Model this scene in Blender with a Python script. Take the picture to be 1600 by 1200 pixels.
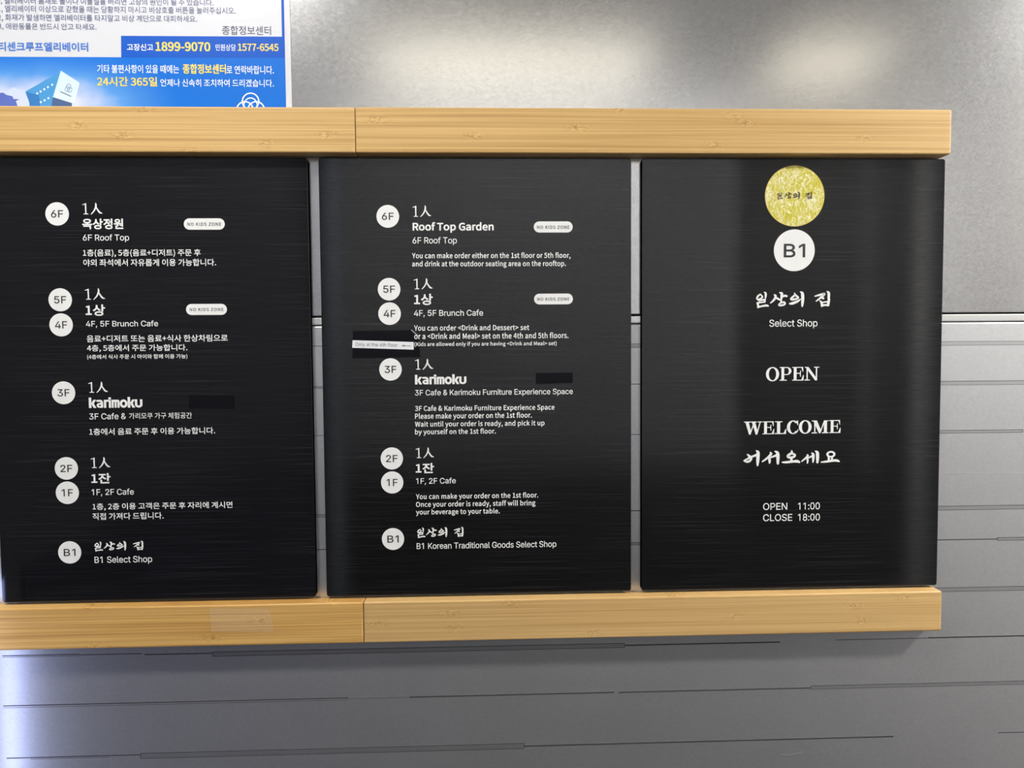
# Elevator car wall with a three-board floor directory between bamboo rails.
import bpy, bmesh, math, os, random
from mathutils import Matrix, Vector
from mathutils.geometry import tessellate_polygon

S = bpy.context.scene
for _o in list(bpy.data.objects):
    bpy.data.objects.remove(_o, do_unlink=True)
COL = S.collection
random.seed(7)

# ------------------------------------------------------------------ camera
ZO = 1.27                        # height of the boards' lower edge above the floor
cam_data = bpy.data.cameras.new('camera')
cam_data.sensor_width = 36.0
cam_data.lens = 25.683
cam_data.clip_start = 0.02
cam = bpy.data.objects.new('camera', cam_data)
COL.objects.link(cam)
_r = ((0.9993489, -0.0353707, -0.0071150), (0.0087568, 0.0464800, 0.9988808), (0.0350004, 0.9982928, -0.0467595))
cam.matrix_world = Matrix(((_r[0][0], _r[1][0], -_r[2][0], 0.15654),
                           (_r[0][1], _r[1][1], -_r[2][1], -0.70370),
                           (_r[0][2], _r[1][2], -_r[2][2], 0.23778 + ZO),
                           (0, 0, 0, 1)))
S.camera = cam

# ------------------------------------------------------------------ view, world, lights
S.view_settings.view_transform = 'Standard'
S.view_settings.look = 'None'
S.view_settings.gamma = 1.0
S.view_settings.use_curve_mapping = False
S.view_settings.exposure = 0.0

W = bpy.data.worlds.new('world'); S.world = W
W.use_nodes = True
W.node_tree.nodes['Background'].inputs[0].default_value = (0.8, 0.85, 1.0, 1)
W.node_tree.nodes['Background'].inputs[1].default_value = 0.05

def area_light(name, loc, target, sx, sy, power, color):
    d = bpy.data.lights.new(name, 'AREA'); d.shape = 'RECTANGLE'; d.size = sx; d.size_y = sy
    d.energy = power; d.color = color
    o = bpy.data.objects.new(name, d); COL.objects.link(o)
    o.location = loc
    o.rotation_euler = (Vector(target) - Vector(loc)).to_track_quat('-Z', 'Y').to_euler()
    return o
CEIL = 2.32
# the car's ceiling lamps and an added corner glow light (their fixtures are built with the car below)
area_light('lamp_light_wide', (0.23, -1.35, CEIL - 0.012), (0.23, -1.35, 0), 0.74, 0.14, 0.78, (1.0, 0.91, 0.72))
area_light('lamp_light_narrow', (1.12, -1.35, CEIL - 0.012), (1.12, -1.35, 0), 0.28, 0.14, 0.36, (1.0, 0.91, 0.72))
area_light('lamp_light_left', (-0.28, -0.56, CEIL - 0.012), (-0.28, -0.56, 0), 0.12, 0.12, 11.0, (1.0, 0.975, 0.94))
area_light('lamp_light_right', (1.60, -0.56, CEIL - 0.012), (1.60, -0.56, 0), 0.24, 0.12, 47.0, (1.0, 0.975, 0.94))
for _n, (_x, _tx) in enumerate(((0.10, 0.10), (0.70, 0.62))):      # added fill spots that brighten the rear panelling for its reflections
    _d = bpy.data.lights.new('fill_spot_beam', 'SPOT'); _d.energy = 18.0; _d.color = (1.0, 0.97, 0.93)
    _d.spot_size = math.radians(88); _d.spot_blend = 0.7; _d.shadow_soft_size = 0.02
    _o = bpy.data.objects.new('fill_spot_beam', _d); COL.objects.link(_o)
    _o.location = (_x, -0.80, CEIL - 0.035)
    _o.rotation_euler = (Vector((_tx, -1.45, 1.98)) - _o.location).to_track_quat('-Z', 'Y').to_euler()
area_light('corner_glow_light', (-0.334, -0.030, 1.00), (-0.25, 0.0, 1.00), 0.02, 0.56, 0.24, (0.40, 0.48, 1.0))  # unseen light added for the cool glow at the left edge

# ------------------------------------------------------------------ object helpers
def tag(o, label=None, cat=None, group=None, kind=None):
    if label: o['label'] = label
    if cat: o['category'] = cat
    if group: o['group'] = group
    if kind: o['kind'] = kind
    return o
def thing(name, loc, label, cat, group=None):
    o = bpy.data.objects.new(name, None); COL.objects.link(o)
    o.location = loc; o.empty_display_size = 0.02
    return tag(o, label, cat, group)
def link_mesh(name, me, mats, parent=None, loc=(0, 0, 0), kind=None):
    o = bpy.data.objects.new(name, me); COL.objects.link(o)
    for m in (mats if isinstance(mats, (list, tuple)) else [mats]):
        me.materials.append(m)
    o.location = loc
    if parent: o.parent = parent
    if kind: o['kind'] = kind
    return o
def bm_mesh(bm, name):
    me = bpy.data.meshes.new(name); bm.to_mesh(me); bm.free(); return me
def add_box(bm, x0, x1, y0, y1, z0, z1, bevel=0.0, seg=2, mat=0):
    vs = [bm.verts.new((x, y, z)) for x in (x0, x1) for y in (y0, y1) for z in (z0, z1)]
    fs = [bm.faces.new([vs[i] for i in f]) for f in ((0, 1, 3, 2), (4, 6, 7, 5), (0, 4, 5, 1), (2, 3, 7, 6), (0, 2, 6, 4), (1, 5, 7, 3))]
    for f in fs: f.material_index = mat
    if bevel:
        es = list({e for f in fs for e in f.edges})
        r = bmesh.ops.bevel(bm, geom=es, offset=bevel, segments=seg, affect='EDGES', profile=0.6)
        for f in r['faces']: f.material_index = mat
def box_obj(name, dims, mat, parent=None, bevel=0.0, seg=2, kind=None, loc=(0, 0, 0)):
    bm = bmesh.new(); add_box(bm, *dims, bevel=bevel, seg=seg)
    bmesh.ops.recalc_face_normals(bm, faces=bm.faces)
    return link_mesh(name, bm_mesh(bm, name), mat, parent, loc, kind)
def plate(outline, y_front, y_back, bevel=0.0):
    """solid plate from an (x, z) outline, front face towards -y, with a UV map along x and z"""
    bm = bmesh.new()
    a = [bm.verts.new((x, y_front, z)) for x, z in outline]
    b = [bm.verts.new((x, y_back, z)) for x, z in outline]
    n = len(outline)
    f0 = bm.faces.new(a); bm.faces.new(b[::-1])
    for i in range(n): bm.faces.new((a[i], b[i], b[(i + 1) % n], a[(i + 1) % n]))
    bmesh.ops.recalc_face_normals(bm, faces=bm.faces)
    if bevel:
        bmesh.ops.bevel(bm, geom=list(f0.edges), offset=bevel, segments=2, affect='EDGES', profile=0.5)
    uv = bm.loops.layers.uv.new('flat')
    for f in bm.faces:
        for l in f.loops: l[uv].uv = (l.vert.co.x, l.vert.co.z)
    return bm_mesh(bm, 'plate')
def round_rect(x0, x1, z0, z1, r, n=6):
    pts = []
    for cx, cz, a in ((x1 - r, z1 - r, 0), (x0 + r, z1 - r, 90), (x0 + r, z0 + r, 180), (x1 - r, z0 + r, 270)):
        for i in range(n + 1):
            t = math.radians(a + 90 * i / n); pts.append((cx + r * math.cos(t), cz + r * math.sin(t)))
    return pts
def disc_pts(cx, cz, r, n=64):
    return [(cx + r * math.cos(2 * math.pi * i / n), cz + r * math.sin(2 * math.pi * i / n)) for i in range(n)]

# ------------------------------------------------------------------ materials
def srgb(r, g, b):
    f = lambda c: (c / 255 / 12.92) if c / 255 <= 0.04045 else ((c / 255 + 0.055) / 1.055) ** 2.4
    return (f(r), f(g), f(b), 1)
class NT:
    """small node-tree builder"""
    def __init__(self, name):
        self.m = bpy.data.materials.new(name); self.m.use_nodes = True
        self.t = self.m.node_tree; self.b = self.t.nodes['Principled BSDF']
    def n(self, typ, **kw):
        nd = self.t.nodes.new('ShaderNode' + typ)
        for k, v in kw.items():
            if k.startswith('i_'):
                key = k[2:]; key = int(key) if key.isdigit() else key.replace('_', ' ')
                nd.inputs[key].default_value = v
            else: setattr(nd, k, v)
        return nd
    def l(self, a, b): self.t.links.new(a, b)
    def set(self, **kw):
        for k, v in kw.items(): self.b.inputs[k.replace('_', ' ')].default_value = v
    def math(self, op, a, b=None, c=None):
        nd = self.n('Math', operation=op)
        for i, v in enumerate((a, b, c)):
            if v is None: continue
            if isinstance(v, (int, float)): nd.inputs[i].default_value = v
            else: self.l(v, nd.inputs[i])
        return nd.outputs[0]
    def mix(self, fac, a, b, blend='MIX'):
        nd = self.n('Mix', data_type='RGBA', blend_type=blend)
        for k, v in ((0, fac), (6, a), (7, b)):
            if isinstance(v, (int, float)): nd.inputs[k].default_value = v
            elif isinstance(v, tuple): nd.inputs[k].default_value = v
            else: self.l(v, nd.inputs[k])
        return nd.outputs[2]
    def coord(self, scale=(1, 1, 1), loc=(0, 0, 0), rot=(0, 0, 0), out='Object'):
        c = self.n('TexCoord'); mp = self.n('Mapping')
        mp.inputs['Scale'].default_value = scale; mp.inputs['Location'].default_value = loc
        src = c.outputs[out]
        if any(rot):                                   # turn first, then stretch
            m0 = self.n('Mapping'); m0.inputs['Rotation'].default_value = rot; self.l(src, m0.inputs[0]); src = m0.outputs[0]
        self.l(src, mp.inputs[0]); return mp.outputs[0]
    def noise(self, vec, scale, detail=3, rough=0.5, dist=0.0):
        nd = self.n('TexNoise'); nd.inputs['Scale'].default_value = scale; nd.inputs['Detail'].default_value = detail
        nd.inputs['Roughness'].default_value = rough; nd.inputs['Distortion'].default_value = dist
        self.l(vec, nd.inputs['Vector']); return nd.outputs['Fac']
    def ramp(self, fac, stops):
        nd = self.n('ValToRGB'); e = nd.color_ramp.elements
        while len(e) < len(stops): e.new(0.5)
        for i, (p, c) in enumerate(stops): e[i].position = p; e[i].color = c
        self.l(fac, nd.inputs[0]); return nd.outputs[0]
    def bump(self, h, strength, dist):
        nd = self.n('Bump'); nd.inputs['Strength'].default_value = strength; nd.inputs['Distance'].default_value = dist
        self.l(h, nd.inputs['Height']); self.l(nd.outputs[0], self.b.inputs['Normal'])
def plain(name, col, rough=0.5, metallic=0.0, spec=0.5):
    k = NT(name); k.set(Base_Color=col, Roughness=rough, Metallic=metallic)
    k.b.inputs['Specular IOR Level'].default_value = spec
    return k.m

def steel(name, base, rough, fleck, bump, metal):
    """vibration-ground stainless steel: random short scratches, no direction"""
    k = NT(name); k.set(Metallic=metal)
    v1 = k.coord((190, 700, 800), rot=(0, math.radians(32), 0)); v2 = k.coord((220, 700, 760), rot=(0, math.radians(-38), 0))
    a = k.noise(v1, 1.0, 2, 0.6); b = k.noise(v2, 1.0, 2, 0.6)
    big = k.noise(k.coord((14, 14, 14)), 1.0, 4, 0.6)
    s = k.math('ADD', a, b); s = k.math('MULTIPLY', s, 0.5)
    v = k.math('ADD', k.math('MULTIPLY', k.math('SUBTRACT', s, 0.5), fleck), 1.0)
    v = k.math('ADD', v, k.math('MULTIPLY', k.math('SUBTRACT', big, 0.5), 0.10))
    c = k.mix(1.0, base, (1, 1, 1, 1), 'MULTIPLY')
    vm = k.n('VectorMath', operation='SCALE'); k.l(c, vm.inputs[0]); k.l(v, vm.inputs['Scale'])
    k.l(vm.outputs[0], k.b.inputs['Base Color'])
    r = k.math('ADD', k.math('MULTIPLY', k.math('SUBTRACT', s, 0.5), 0.07), rough)
    k.l(r, k.b.inputs['Roughness'])
    k.bump(s, bump, 0.0004)
    return k.m
STEEL_UP = steel('steel_upper', (0.66, 0.66, 0.655, 1), 0.205, 0.85, 0.045, 0.9)
STEEL_LOW = steel('steel_lower', (0.69, 0.695, 0.705, 1), 0.40, 0.38, 0.05, 0.9)
STEEL_TRIM = plain('steel_trim', (0.88, 0.88, 0.86, 1), 0.30, 0.8)
STEEL_CAR = plain('steel_car', (0.34, 0.34, 0.35, 1), 0.40, 1.0)
ETCH = plain('etched_steel', (0.47, 0.47, 0.48, 1), 0.46, 0.9)
ETCH_LINE = plain('etched_line', (0.085, 0.085, 0.09, 1), 0.6, 0.6)
ETCH_FAINT = plain('etched_faint', (0.24, 0.24, 0.245, 1), 0.5, 1.0)
ETCH_PALE = plain('etched_pale', (0.8, 0.8, 0.79, 1), 0.35, 1.0)
GAP = plain('dark_gap', (0.01, 0.01, 0.01, 1), 0.9)

BOARD_ROUGH, BOARD_ANISO_ROT = 0.075, 0.25
def black_board(name):
    """black hairline-brushed board: fine horizontal brushing that smears reflections vertically"""
    k = NT(name)
    v = k.coord((6, 6, 2600)); a = k.noise(v, 1.0, 2, 0.7)
    v2 = k.coord((8, 2, 2400)); b = k.noise(v2, 1.0, 2, 0.55)
    line = k.math('MULTIPLY', k.math('SUBTRACT', k.math('MAXIMUM', b, 0.55), 0.55), 0.13)
    c = k.math('ADD', k.math('MULTIPLY', a, 0.004), 0.002); c = k.math('ADD', c, line)
    cc = k.n('CombineColor'); k.l(c, cc.inputs[0]); k.l(c, cc.inputs[1]); k.l(k.math('MULTIPLY', c, 1.12), cc.inputs[2])
    k.l(cc.outputs[0], k.b.inputs['Base Color'])
    tan = k.n('Tangent', direction_type='UV_MAP', uv_map='flat'); k.l(tan.outputs[0], k.b.inputs['Tangent'])
    smudge = k.noise(k.coord((18, 18, 18)), 1.0, 3, 0.6)
    k.l(k.math('ADD', k.math('MULTIPLY', smudge, 0.03), BOARD_ROUGH), k.b.inputs['Roughness'])
    k.set(Anisotropic=1.0, Specular_IOR_Level=0.60)
    k.b.inputs['Anisotropic Rotation'].default_value = BOARD_ANISO_ROT
    k.bump(a, 0.05, 0.0002)
    return k.m

BOARD = black_board('black_brushed_board')
REAR = plain('rear_panelling', (0.12, 0.12, 0.125, 1), 0.5)
WHITE = plain('white_print', (0.85, 0.85, 0.83, 1), 0.45)
INK = plain('black_print', (0.015, 0.015, 0.017, 1), 0.5)
INK_BROWN = plain('brown_print', (0.05, 0.035, 0.02, 1), 0.5)
TAPE_BLACK = plain('black_tape', (0.004, 0.0042, 0.0065, 1), 0.5, 0, 0.12)
LABEL_WHITE = plain('label_white', (0.80, 0.82, 0.84, 1), 0.4)
LABEL_INK = plain('label_grey_print', (0.06, 0.06, 0.07, 1), 0.5)

def bamboo(name, light, dark, seed, knots, contrast=1.0):
    """laminated bamboo: long fine fibres, and nodes at the given (x, z) spots in metres"""
    k = NT(name)
    c = k.n('TexCoord'); sep = k.n('SeparateXYZ'); k.l(c.outputs['Object'], sep.inputs[0])
    X, Z = sep.outputs[0], sep.outputs[2]
    mask = None
    for (kx, kz) in knots:
        dx = k.math('MULTIPLY', k.math('SUBTRACT', X, kx), 1 / 0.0085); dz = k.math('MULTIPLY', k.math('SUBTRACT', Z, kz), 1 / 0.0034)
        g = k.math('POWER', 2.718, k.math('MULTIPLY', k.math('ADD', k.math('MULTIPLY', dx, dx), k.math('MULTIPLY', dz, dz)), -1.0))
        mask = g if mask is None else k.math('ADD', mask, g)
    warp = k.noise(k.coord((70, 70, 220), (seed, 0, 0)), 1.0, 2, 0.6)
    push = k.math('MULTIPLY', k.math('MULTIPLY', k.math('SUBTRACT', warp, 0.5), mask), 0.006)
    cz = k.n('CombineXYZ'); k.l(X, cz.inputs[0]); cz.inputs[1].default_value = seed; k.l(k.math('ADD', Z, push), cz.inputs[2])
    def fib(sx, sz, loc, det=3):
        mp = k.n('Mapping'); mp.inputs['Scale'].default_value = (sx, 1, sz); mp.inputs['Location'].default_value = (loc, 0, loc * 1.7)
        k.l(cz.outputs[0], mp.inputs[0]); return k.noise(mp.outputs[0], 1.0, det, 0.55)
    fine = fib(5, 1100, 3.1); mid = fib(2.4, 380, 8.3); wide = fib(1.2, 130, 1.7, 2)
    s = k.math('ADD', k.math('ADD', k.math('MULTIPLY', fine, 0.34), k.math('MULTIPLY', mid, 0.40)), k.math('MULTIPLY', wide, 0.26))
    s = k.math('ADD', k.math('MULTIPLY', k.math('SUBTRACT', s, 0.5), 1.6 * contrast), 0.5)
    spot = k.noise(k.coord((420, 420, 900), (seed * 2, 0, 0)), 1.0, 2, 0.6)
    s = k.math('ADD', s, k.math('MULTIPLY', k.math('MULTIPLY', k.math('SUBTRACT', spot, 0.53), mask), 1.3))
    d2 = tuple(x * 0.62 for x in dark[:3]) + (1,); l2 = tuple(min(1, x * 1.18) for x in light[:3]) + (1,)
    col = k.ramp(s, [(0.10, d2), (0.36, dark), (0.62, light), (0.95, l2)])
    k.l(col, k.b.inputs['Base Color']); k.set(Roughness=0.46); k.b.inputs['Specular IOR Level'].default_value = 0.35
    k.bump(s, 0.06, 0.0004)
    return k.m

# ------------------------------------------------------------------ flat lettering
def load_face(f):
    try:
        return bpy.data.fonts.load(os.path.join(bpy.utils.system_resource('DATAFILES', path='fonts'), f))
    except Exception:
        return None
# faces bundled with Blender itself; its built-in face stands in if one is missing
SANS, GROTESK = load_face('Noto Sans CJK Regular.woff2'), load_face('Inter.woff2')
def fill_outlines(src):
    """fill a face whose glyphs are drawn with overlapping contours: each outer contour with its own holes"""
    nb = {}
    for e in src.edges:
        a, c = e.vertices; nb.setdefault(a, []).append(c); nb.setdefault(c, []).append(a)
    seen, loops = set(), []
    for s0 in range(len(src.vertices)):                # vertex order along a contour is the drawing order
        if s0 in seen or s0 not in nb: continue
        lp, cur, prev = [s0], min(nb[s0], key=lambda q: (q != s0 + 1, q)), s0
        while cur != s0 and len(lp) < 9999:
            lp.append(cur); n = [q for q in nb[cur] if q != prev]; prev, cur = cur, (n[0] if n else s0)
        seen.update(lp); loops.append([src.vertices[i].co.to_2d() for i in lp])
    def foot(l):                                       # the bar under this face's figure 1; the signs' figure has none
        w, t = max(p.x for p in l) - min(p.x for p in l), max(p.y for p in l) - min(p.y for p in l)
        return len(l) == 4 and abs(w - 0.315) < 0.004 and abs(t - 0.055) < 0.004 and abs(min(p.y for p in l)) < 0.002
    loops = [l for l in loops if not foot(l)]
    area = lambda l: sum(l[i - 1].x * l[i].y - l[i].x * l[i - 1].y for i in range(len(l))) / 2
    def inside(p, l):
        r = False
        for i in range(len(l)):
            a, c = l[i - 1], l[i]
            if (a.y > p.y) != (c.y > p.y) and p.x < (c.x - a.x) * (p.y - a.y) / (c.y - a.y) + a.x: r = not r
        return r
    big = area(max(loops, key=lambda l: abs(area(l)))); sg = 1 if big > 0 else -1
    outer = [l for l in loops if area(l) * sg > 0]; hole = [l for l in loops if area(l) * sg <= 0]
    verts, faces = [], []
    for l in outer:
        poly = [l] + [q for q in hole if inside(q[0], l)]
        flat = [p for q in poly for p in q]; n0 = len(verts)
        verts += [(p.x, p.y, outer.index(l) % 3) for p in flat]     # z: layer, so overlapping contours do not coincide
        faces += [tuple(n0 + i for i in t) for t in tessellate_polygon([[p.to_3d() for p in q] for q in poly])]
    bpy.data.meshes.remove(src)
    me = bpy.data.meshes.new('letters'); me.from_pydata(verts, [], faces); return me
def text_curve(body, sans, spacing):
    c = bpy.data.curves.new('letters', 'FONT'); c.body = body
    c.fill_mode = 'NONE'
    f = SANS if sans else GROTESK
    if f: c.font = f
    c.space_character = spacing; c.resolution_u = 4
    o = bpy.data.objects.new('letters', c); COL.objects.link(o)
    dg = bpy.context.evaluated_depsgraph_get()
    me = bpy.data.meshes.new_from_object(o.evaluated_get(dg), depsgraph=dg)
    me = fill_outlines(me)
    bpy.data.objects.remove(o); bpy.data.curves.remove(c)
    me.materials.clear()
    xs = [v.co.x for v in me.vertices]; ys = [v.co.y for v in me.vertices]
    return me, min(xs), max(xs), min(ys), max(ys)
def letters(name, body, box, y, mat, parent, sans=False, bold=0.0, spacing=1.0, angle=0.0, kind=None):
    """lettering as a flat mesh on the plane y, inked inside box = (x0, z0, x1, z1) in mm; bold = extra stroke each side in mm"""
    x0, z0, x1, z1 = box
    me, a, b, c, d = text_curve(body, sans, spacing)
    x0 += bold; z0 += bold; x1 -= bold; z1 -= bold
    sx, sz = (x1 - x0) / (b - a), (z1 - z0) / (d - c)
    ca, sa = math.cos(angle), math.sin(angle)
    for v in me.vertices:
        u, w = (v.co.x - a) * sx, (v.co.y - c) * sz
        v.co = ((x0 + u * ca - w * sa) / 1000, y - v.co.z * 0.000001, (z0 + u * sa + w * ca) / 1000)
    if bold:                            # thicken by laying shifted copies over one another
        bm = bmesh.new()
        for i in range(8):
            t = math.tau * i / 8; n0 = len(bm.verts); bm.from_mesh(me); bm.verts.ensure_lookup_table()
            for v in bm.verts[n0:]: v.co += Vector((bold * math.cos(t) / 1000, -0.000003 * i, bold * math.sin(t) / 1000))
        bm.to_mesh(me); bm.free()
    return link_mesh(name, me, mat, parent)
class Ink:
    """drawn lettering: shapes in drawing units (x right, y down), later fitted into a box in mm"""
    def __init__(self): self.shapes = []
    def poly(self, *pts): self.shapes.append([list(pts)]); return self
    def rect(self, x0, y0, x1, y1): return self.poly((x0, y0), (x1, y0), (x1, y1), (x0, y1))
    def strip(self, left, right):
        self.shapes.append([[left[i], left[i + 1], right[i + 1], right[i]] for i in range(len(left) - 1)]); return self
    def ring(self, cx, cy, rx, ry, ix, iy, a0=0, a1=360, n=40, dx=0):
        t = [math.radians(a0 + (a1 - a0) * i / n) for i in range(n + 1)]
        return self.strip([(cx + rx * math.cos(q), cy + ry * math.sin(q)) for q in t], [(cx + dx + ix * math.cos(q), cy + iy * math.sin(q)) for q in t])
    def stroke(self, *p):
        """brush stroke through (x, y, width) points with round ends"""
        q = []
        for i in range(len(p) - 1):
            a, b = p[i], p[i + 1]
            q += [tuple(a[j] + (b[j] - a[j]) * t / 4 for j in range(3)) for t in range(4)]
        q.append(p[-1])
        for _ in range(2):
            q = [q[0]] + [tuple((q[i - 1][j] + 2 * q[i][j] + q[i + 1][j]) / 4 for j in range(3)) for i in range(1, len(q) - 1)] + [q[-1]]
        L, Rr = [], []
        for i, (x, y, w) in enumerate(q):
            a, b = q[max(0, i - 1)], q[min(len(q) - 1, i + 1)]
            dx, dy = b[0] - a[0], b[1] - a[1]; d = math.hypot(dx, dy) or 1
            nx, ny = -dy / d * w / 2, dx / d * w / 2
            L.append((x + nx, y + ny)); Rr.append((x - nx, y - ny))
        self.strip(L, Rr)
        for (x, y, w) in (q[0], q[-1]):
            self.poly(*[(x + w / 2 * 0.94 * math.cos(math.tau * i / 14), y + w / 2 * 0.94 * math.sin(math.tau * i / 14)) for i in range(14)])
        return self
    def build(self, name, box, y, mat, parent, fit=None):
        P = [p for s in self.shapes for f in s for p in f]
        if fit: a, c, b, d = fit
        else: a, b, c, d = min(p[0] for p in P), max(p[0] for p in P), min(p[1] for p in P), max(p[1] for p in P)
        x0, z0, x1, z1 = box
        bm = bmesh.new()
        for n, s in enumerate(self.shapes):
            yy = y - 0.000003 * n                    # each stroke lies on the one before it
            for f in s:
                vs = [bm.verts.new(((x0 + (p[0] - a) / (b - a) * (x1 - x0)) / 1000, yy, (z1 - (p[1] - c) / (d - c) * (z1 - z0)) / 1000)) for p in f]
                try: bm.faces.new(vs)
                except ValueError: pass
        bmesh.ops.remove_doubles(bm, verts=bm.verts, dist=1e-7)
        return link_mesh(name, bm_mesh(bm, name), mat, parent)

def ink_house():          # brush lettering of the shop name
    k = Ink()
    k.stroke((203, 212, 20), (246, 262, 32), (225, 294, 32), (165, 318, 34), (138, 298, 28), (162, 250, 36), (203, 216, 26))
    k.stroke((268, 178, 14), (300, 188, 36), (300, 250, 38), (296, 295, 20))
    k.stroke((178, 340, 26), (250, 320, 32), (288, 318, 36)); k.stroke((285, 318, 34), (282, 362, 34)); k.stroke((150, 378, 28), (282, 362, 28))
    k.stroke((155, 380, 34), (172, 452, 38)); k.stroke((162, 462, 32), (230, 440, 34), (320, 426, 44), (342, 438, 34))
    k.stroke((448, 225, 20), (476, 240, 42), (470, 290, 42), (430, 345, 34), (385, 382, 20)); k.stroke((485, 282, 30), (520, 305, 40), (550, 324, 26))
    k.stroke((548, 188, 24), (586, 196, 50), (583, 260, 44), (573, 335, 30), (568, 366, 18)); k.stroke((590, 265, 30), (640, 243, 44), (672, 254, 36))
    k.stroke((588, 378, 26), (622, 362, 36), (646, 388, 34), (628, 418, 34), (570, 430, 38), (530, 426, 34), (548, 394, 30), (590, 362, 22))
    k.stroke((810, 200, 20), (826, 240, 38), (885, 282, 34), (850, 306, 34), (760, 322, 40), (740, 302, 30), (800, 252, 38), (820, 228, 26))
    k.stroke((722, 396, 24), (760, 396, 52), (840, 366, 48), (890, 336, 36), (920, 308, 14))
    k.stroke((912, 172, 18), (950, 192, 54), (958, 300, 56), (952, 400, 46), (948, 448, 30))
    k.stroke((1175, 258, 22), (1230, 240, 34), (1320, 216, 40), (1342, 210, 42), (1328, 244, 34), (1260, 300, 34), (1196, 352, 20)); k.stroke((1275, 268, 28), (1322, 300, 40))
    k.stroke((1385, 170, 18), (1418, 188, 48), (1420, 250, 46), (1416, 312, 40))
    k.stroke((1262, 346, 22), (1294, 372, 44), (1300, 446, 38)); k.stroke((1426, 310, 40), (1415, 370, 46), (1408, 432, 42)); k.stroke((1310, 374, 24), (1400, 362, 26)); k.stroke((1300, 434, 38), (1360, 424, 36), (1412, 430, 40))
    return k
def ink_greeting():       # brush lettering of the Korean welcome
    k = Ink()
    k.stroke((155, 565, 16), (182, 592, 36), (216, 622, 34), (190, 668, 32), (150, 678, 36), (108, 662, 16)); k.stroke((114, 656, 20), (196, 612, 26))
    k.stroke((212, 602, 26), (250, 590, 34), (298, 570, 36)); k.stroke((278, 512, 16), (305, 532, 46), (303, 600, 46), (300, 680, 42), (298, 732, 24))
    k.stroke((470, 540, 16), (492, 560, 34), (440, 620, 34), (365, 676, 20)); k.stroke((455, 608, 24), (465, 660, 40), (464, 700, 22))
    k.stroke((480, 616, 22), (548, 590, 34)); k.stroke((540, 525, 18), (576, 545, 48), (580, 630, 46), (580, 708, 34))
    k.stroke((770, 518, 16), (776, 552, 36), (730, 580, 36), (712, 605, 36), (745, 625, 34), (805, 612, 34), (820, 582, 32), (778, 562, 28))
    k.stroke((768, 628, 30), (768, 680, 38)); k.stroke((640, 690, 20), (690, 692, 34), (790, 680, 34), (850, 676, 44), (880, 692, 26))
    k.stroke((985, 580, 16), (1000, 596, 30), (960, 640, 28), (912, 678, 18)); k.stroke((985, 632, 20), (995, 665, 32), (990, 708, 18))
    k.stroke((1000, 632, 20), (1052, 604, 28)); k.stroke((1050, 558, 20), (1072, 575, 36), (1072, 640, 34), (1068, 692, 22))
    k.stroke((1100, 530, 18), (1130, 546, 44), (1132, 630, 44), (1130, 700, 30))
    k.ring(1316, 580, 64, 50, 34, 24)
    k.stroke((1285, 618, 26), (1290, 668, 30)); k.stroke((1336, 615, 26), (1330, 668, 30)); k.stroke((1185, 695, 20), (1240, 690, 32), (1360, 672, 34), (1402, 672, 40), (1432, 688, 24))
    return k
def ink_one_person():
    k = Ink()
    k.poly((172, 42), (190, 20), (204, 18), (204, 252), (178, 252)); k.poly((112, 50), (190, 20), (196, 42), (120, 62)); k.poly((138, 258), (178, 248), (204, 248), (244, 258), (244, 272), (138, 272))
    k.stroke((412, 18, 20), (420, 60, 40), (410, 120, 36), (370, 200, 30), (306, 268, 18)); k.stroke((424, 112, 22), (452, 172, 34), (500, 238, 40), (546, 246, 18))
    return k
def ink_maker():          # heavy rounded lower-case wordmark
    k = Ink()
    def kk(x, top):
        k.rect(x, top, x + 58, 620); k.poly((x + 62, 500), (x + 108, 432), (x + 168, 432), (x + 112, 518), (x + 168, 620), (x + 106, 620), (x + 62, 540))
    def st(x, w=48): k.rect(x, 470, x + w, 620)
    kk(130, 382)
    k.stroke((318, 458, 44), (392, 456, 48), (424, 476, 52), (426, 596, 52)); k.stroke((424, 524, 38), (345, 528, 40), (324, 560, 46), (345, 598, 42), (424, 596, 42))
    k.rect(470, 436, 522, 620); k.stroke((500, 470, 44), (520, 458, 44), (566, 456, 46))
    k.rect(580, 446, 630, 620); k.rect(576, 378, 632, 432)
    k.rect(646, 436, 692, 620); k.rect(712, 470, 756, 620); k.rect(776, 470, 824, 620); k.rect(690, 436, 800, 484); k.ring(786, 476, 38, 40, 4, 4, -90, 0, 10)
    k.ring(916, 526, 88, 96, 34, 44)
    kk(1008, 374)
    k.rect(1172, 432, 1226, 560); k.rect(1288, 432, 1342, 560); k.ring(1257, 552, 85, 68, 31, 22, 0, 180, 20)
    return k
def serif_E(k, x0, x1, t, b):
    w, h = x1 - x0, b - t; s = h * 0.058
    k.rect(x0 + w * .14, t, x0 + w * .39, b); k.rect(x0, t, x1 - w * .04, t + s); k.rect(x0, b - s, x1, b)
    k.poly((x1 - w * .20, t), (x1 - w * .04, t), (x1 - w * .03, t + h * .36), (x1 - w * .07, t + h * .36))
    k.poly((x1 - w * .22, b), (x1, b), (x1 + w * .02, b - h * .40), (x1 - w * .03, b - h * .40))
    k.rect(x0 + w * .3, t + h * .44, x1 - w * .28, t + h * .50); k.poly((x1 - w * .34, t + h * .47), (x1 - w * .28, t + h * .25), (x1 - w * .24, t + h * .25), (x1 - w * .24, t + h * .72), (x1 - w * .28, t + h * .72))
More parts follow.
